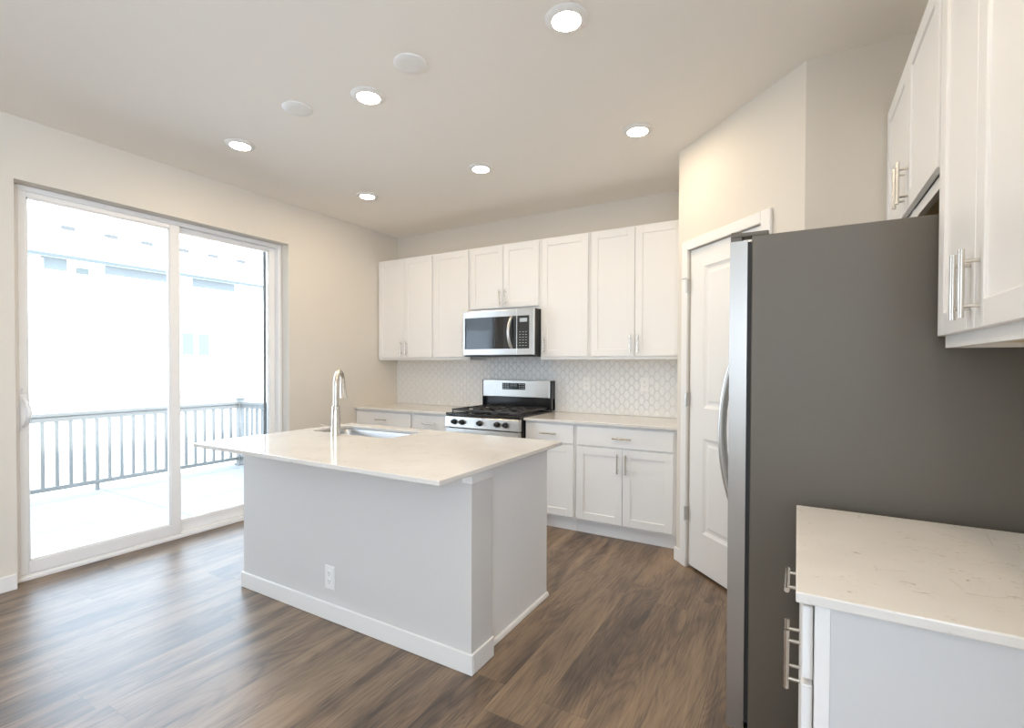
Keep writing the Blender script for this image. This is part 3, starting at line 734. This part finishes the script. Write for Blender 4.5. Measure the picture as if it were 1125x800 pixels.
# ------------------------------------------------------------------ ceiling lights and blank covers
LIGHTS = [(0.768, -1.180, 'lit recessed ceiling light nearest the far corner of patio wall and back wall'),
          (1.932, -1.185, 'lit recessed ceiling light above the floor in front of the range'),
          (3.085, -1.190, 'lit recessed ceiling light beside the angled pantry wall'),
          (0.775, -2.285, 'lit recessed ceiling light closest to the patio door'),
          (1.945, -2.283, 'lit recessed ceiling light above the middle of the island, between the two blank covers'),
          (3.100, -2.292, 'largest lit recessed ceiling light, above the aisle beside the island')]
LIGHTS += [(4.12, -3.35, 'added unseen ceiling light over the flecked side counter, above the picture edge'),
           (3.10, -3.40, 'added unseen ceiling light over the aisle floor, above the picture edge')]  # two unseen ceiling lights added to brighten the side counter and aisle
for x, y, lab in LIGHTS:
    t = thing('ceiling_light', lab, 'ceiling light', (x, y, HC), 0, 'recessed ceiling lights')
    b = bm_new(); lathe(b, [(0.090, -0.0005), (0.090, -0.004), (0.080, -0.010), (0.064, -0.014), (0.060, -0.0135), (0.060, -0.0005)], seg=40)
    obj('trim_ring', b, 'trim', t, smooth=True)
    b = bm_new(); lathe(b, [(0, -0.0165), (0.030, -0.0160), (0.052, -0.0145), (0.0595, -0.012), (0.0595, -0.002), (0, -0.002)], seg=40)
    obj('lens', b, 'lens', t, 'glowing lens', smooth=True)
for x, y, lab in ((1.502, -2.390, 'blank round white ceiling cover closer to the patio door'), (2.332, -2.384, 'blank round white ceiling cover closer to the pantry wall')):
    b = bm_new(); lathe(b, [(0.080, -0.0005), (0.080, -0.006), (0.074, -0.010), (0.040, -0.013), (0, -0.014)], (0, 0, 0), 40)
    o = obj('ceiling_cover', b, 'trim', smooth=True); o.location = (x, y, HC); tag(o, lab, 'ceiling cover', 'blank ceiling covers')

# ------------------------------------------------------------------ outside: deck, railing, neighbour house
DKZ = -0.21; RX = -3.40; RPY = 0.20
structure('deck_floor', one_box(-3.55, -0.201, -6.0, 0.30, DKZ - 0.15, DKZ), 'deck', 'pale grey deck outside the patio door', 'deck')
structure('ground', one_box(-80, -3.6, -60, 60, -3.4, -3.2), 'ground', 'pale ground beyond the deck', 'ground')
rl = thing('deck_railing', 'grey railing along the outer deck edge with its corner post', 'railing', (RX, RPY, DKZ))
b = bm_new(); box(b, -0.035, 0.035, -5.9, -0.046, 0.925, 0.965, 0.004); box(b, -0.02, 0.02, -5.9, -0.046, 0.865, 0.925)
obj('top_rail', b, 'railing', rl)
obj('bottom_rail', one_box(-0.02, 0.02, -5.9, -0.046, 0.075, 0.125, 0.003), 'railing', rl)
b = bm_new(); box(b, -0.045, 0.045, -0.045, 0.045, 0.0, 1.00, 0.003); box(b, -0.06, 0.06, -0.06, 0.06, 1.0, 1.035, 0.008); box(b, -0.06, 0.06, -0.06, 0.06, 0.0, 0.03, 0.004)
obj('post', b, 'railing', rl)
k = 0; yy = -0.15
while yy > -5.85:
    z0 = 0.0 if k % 16 == 13 else 0.125
    obj('baluster', one_box(-0.017, 0.017, yy - 0.017, yy + 0.017, z0, 0.865), 'railing', rl); yy -= 0.125; k += 1
rs = thing('deck_railing', 'short grey side railing running from the corner post towards the house', 'railing', (RX, RPY, DKZ))
b = bm_new(); box(b, 0.062, 3.19, -0.035, 0.035, 0.925, 0.965, 0.004); box(b, 0.062, 3.19, -0.02, 0.02, 0.865, 0.925)
obj('top_rail', b, 'railing', rs)
obj('bottom_rail', one_box(0.046, 3.19, -0.02, 0.02, 0.075, 0.125, 0.003), 'railing', rs)
for k in range(24):
    x = 0.17 + k * 0.125
    obj('baluster', one_box(x - 0.017, x + 0.017, -0.017, 0.017, 0.125, 0.865), 'railing', rs)

# neighbour: facade runs along local x, faces the deck
nh = thing('neighbour_house', 'sun-bleached white two-storey house beyond the deck railing', 'house', (-18.0, 4.0, -3.2), R(91.0))
NHL, NHR, NEZ = -2.0, 26.0, 8.16
b = bm_new(); box(b, NHL, NHR, 0.0, 9.0, 0.0, NEZ); obj('wall', b, 'siding_white', nh)
b = bm_new(); ov = 0.40; zr = NEZ + 0.04
pr = [(-ov, zr), (4.5, zr + 0.5 * (4.5 + ov)), (9.0 + ov, zr), (9.0 + ov, zr - 0.12), (4.5, zr - 0.12 + 0.5 * (4.5 + ov)), (-ov, zr - 0.12)]
A = [b.verts.new((NHL - ov, y, z)) for y, z in pr]; B = [b.verts.new((NHR + ov, y, z)) for y, z in pr]
b.faces.new(A); b.faces.new(B[::-1])
for i in range(6): b.faces.new((A[i], B[i], B[(i + 1) % 6], A[(i + 1) % 6]))
obj('roof', b, 'roofing', nh)
obj('fascia', one_box(NHL - ov, NHR + ov, -ov - 0.035, -ov - 0.002, zr - 0.11, zr + 0.01), 'fascia', nh, 'dark eave edge')
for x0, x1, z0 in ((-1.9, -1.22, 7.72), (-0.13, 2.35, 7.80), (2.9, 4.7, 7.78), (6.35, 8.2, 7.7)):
    obj('eave_strip', one_box(x0, x1, -0.03, -0.001, z0, NEZ - 0.02), 'eave_strip_grey', nh, 'blue-grey strip under the eave')  # darker blue-grey strips on the upper wall, just below the eave
for x0, x1, z0, z1 in ((2.46, 2.93, 4.9, 5.8), (3.1, 3.56, 4.9, 5.8), (-0.98, -0.62, 7.68, 7.9)):
    wn_ = obj('window', one_box(x0 - 0.06, x1 + 0.06, -0.05, -0.001, z0 - 0.06, z1 + 0.06), 'siding_white', nh)
    obj('pane', one_box(x0, x1, -0.056, -0.0505, z0, z1), 'farglass', wn_)
for x in (-0.26, 1.14, 2.45, 3.95, 5.3, 6.7):
    z = zr + 0.5 * (2.75 + ov)
    b = bm_new(); box(b, x - 0.20, x + 0.20, 2.6, 2.9, z - 0.10, z + 0.10, 0.02); obj('roof_vent', b, 'vent', nh)
b = bm_new(); cyl(b, (NHL + 0.12, -0.05, 0), (NHL + 0.12, -0.05, NEZ - 0.1), 0.04, seg=10); obj('downpipe', b, 'siding_white', nh)
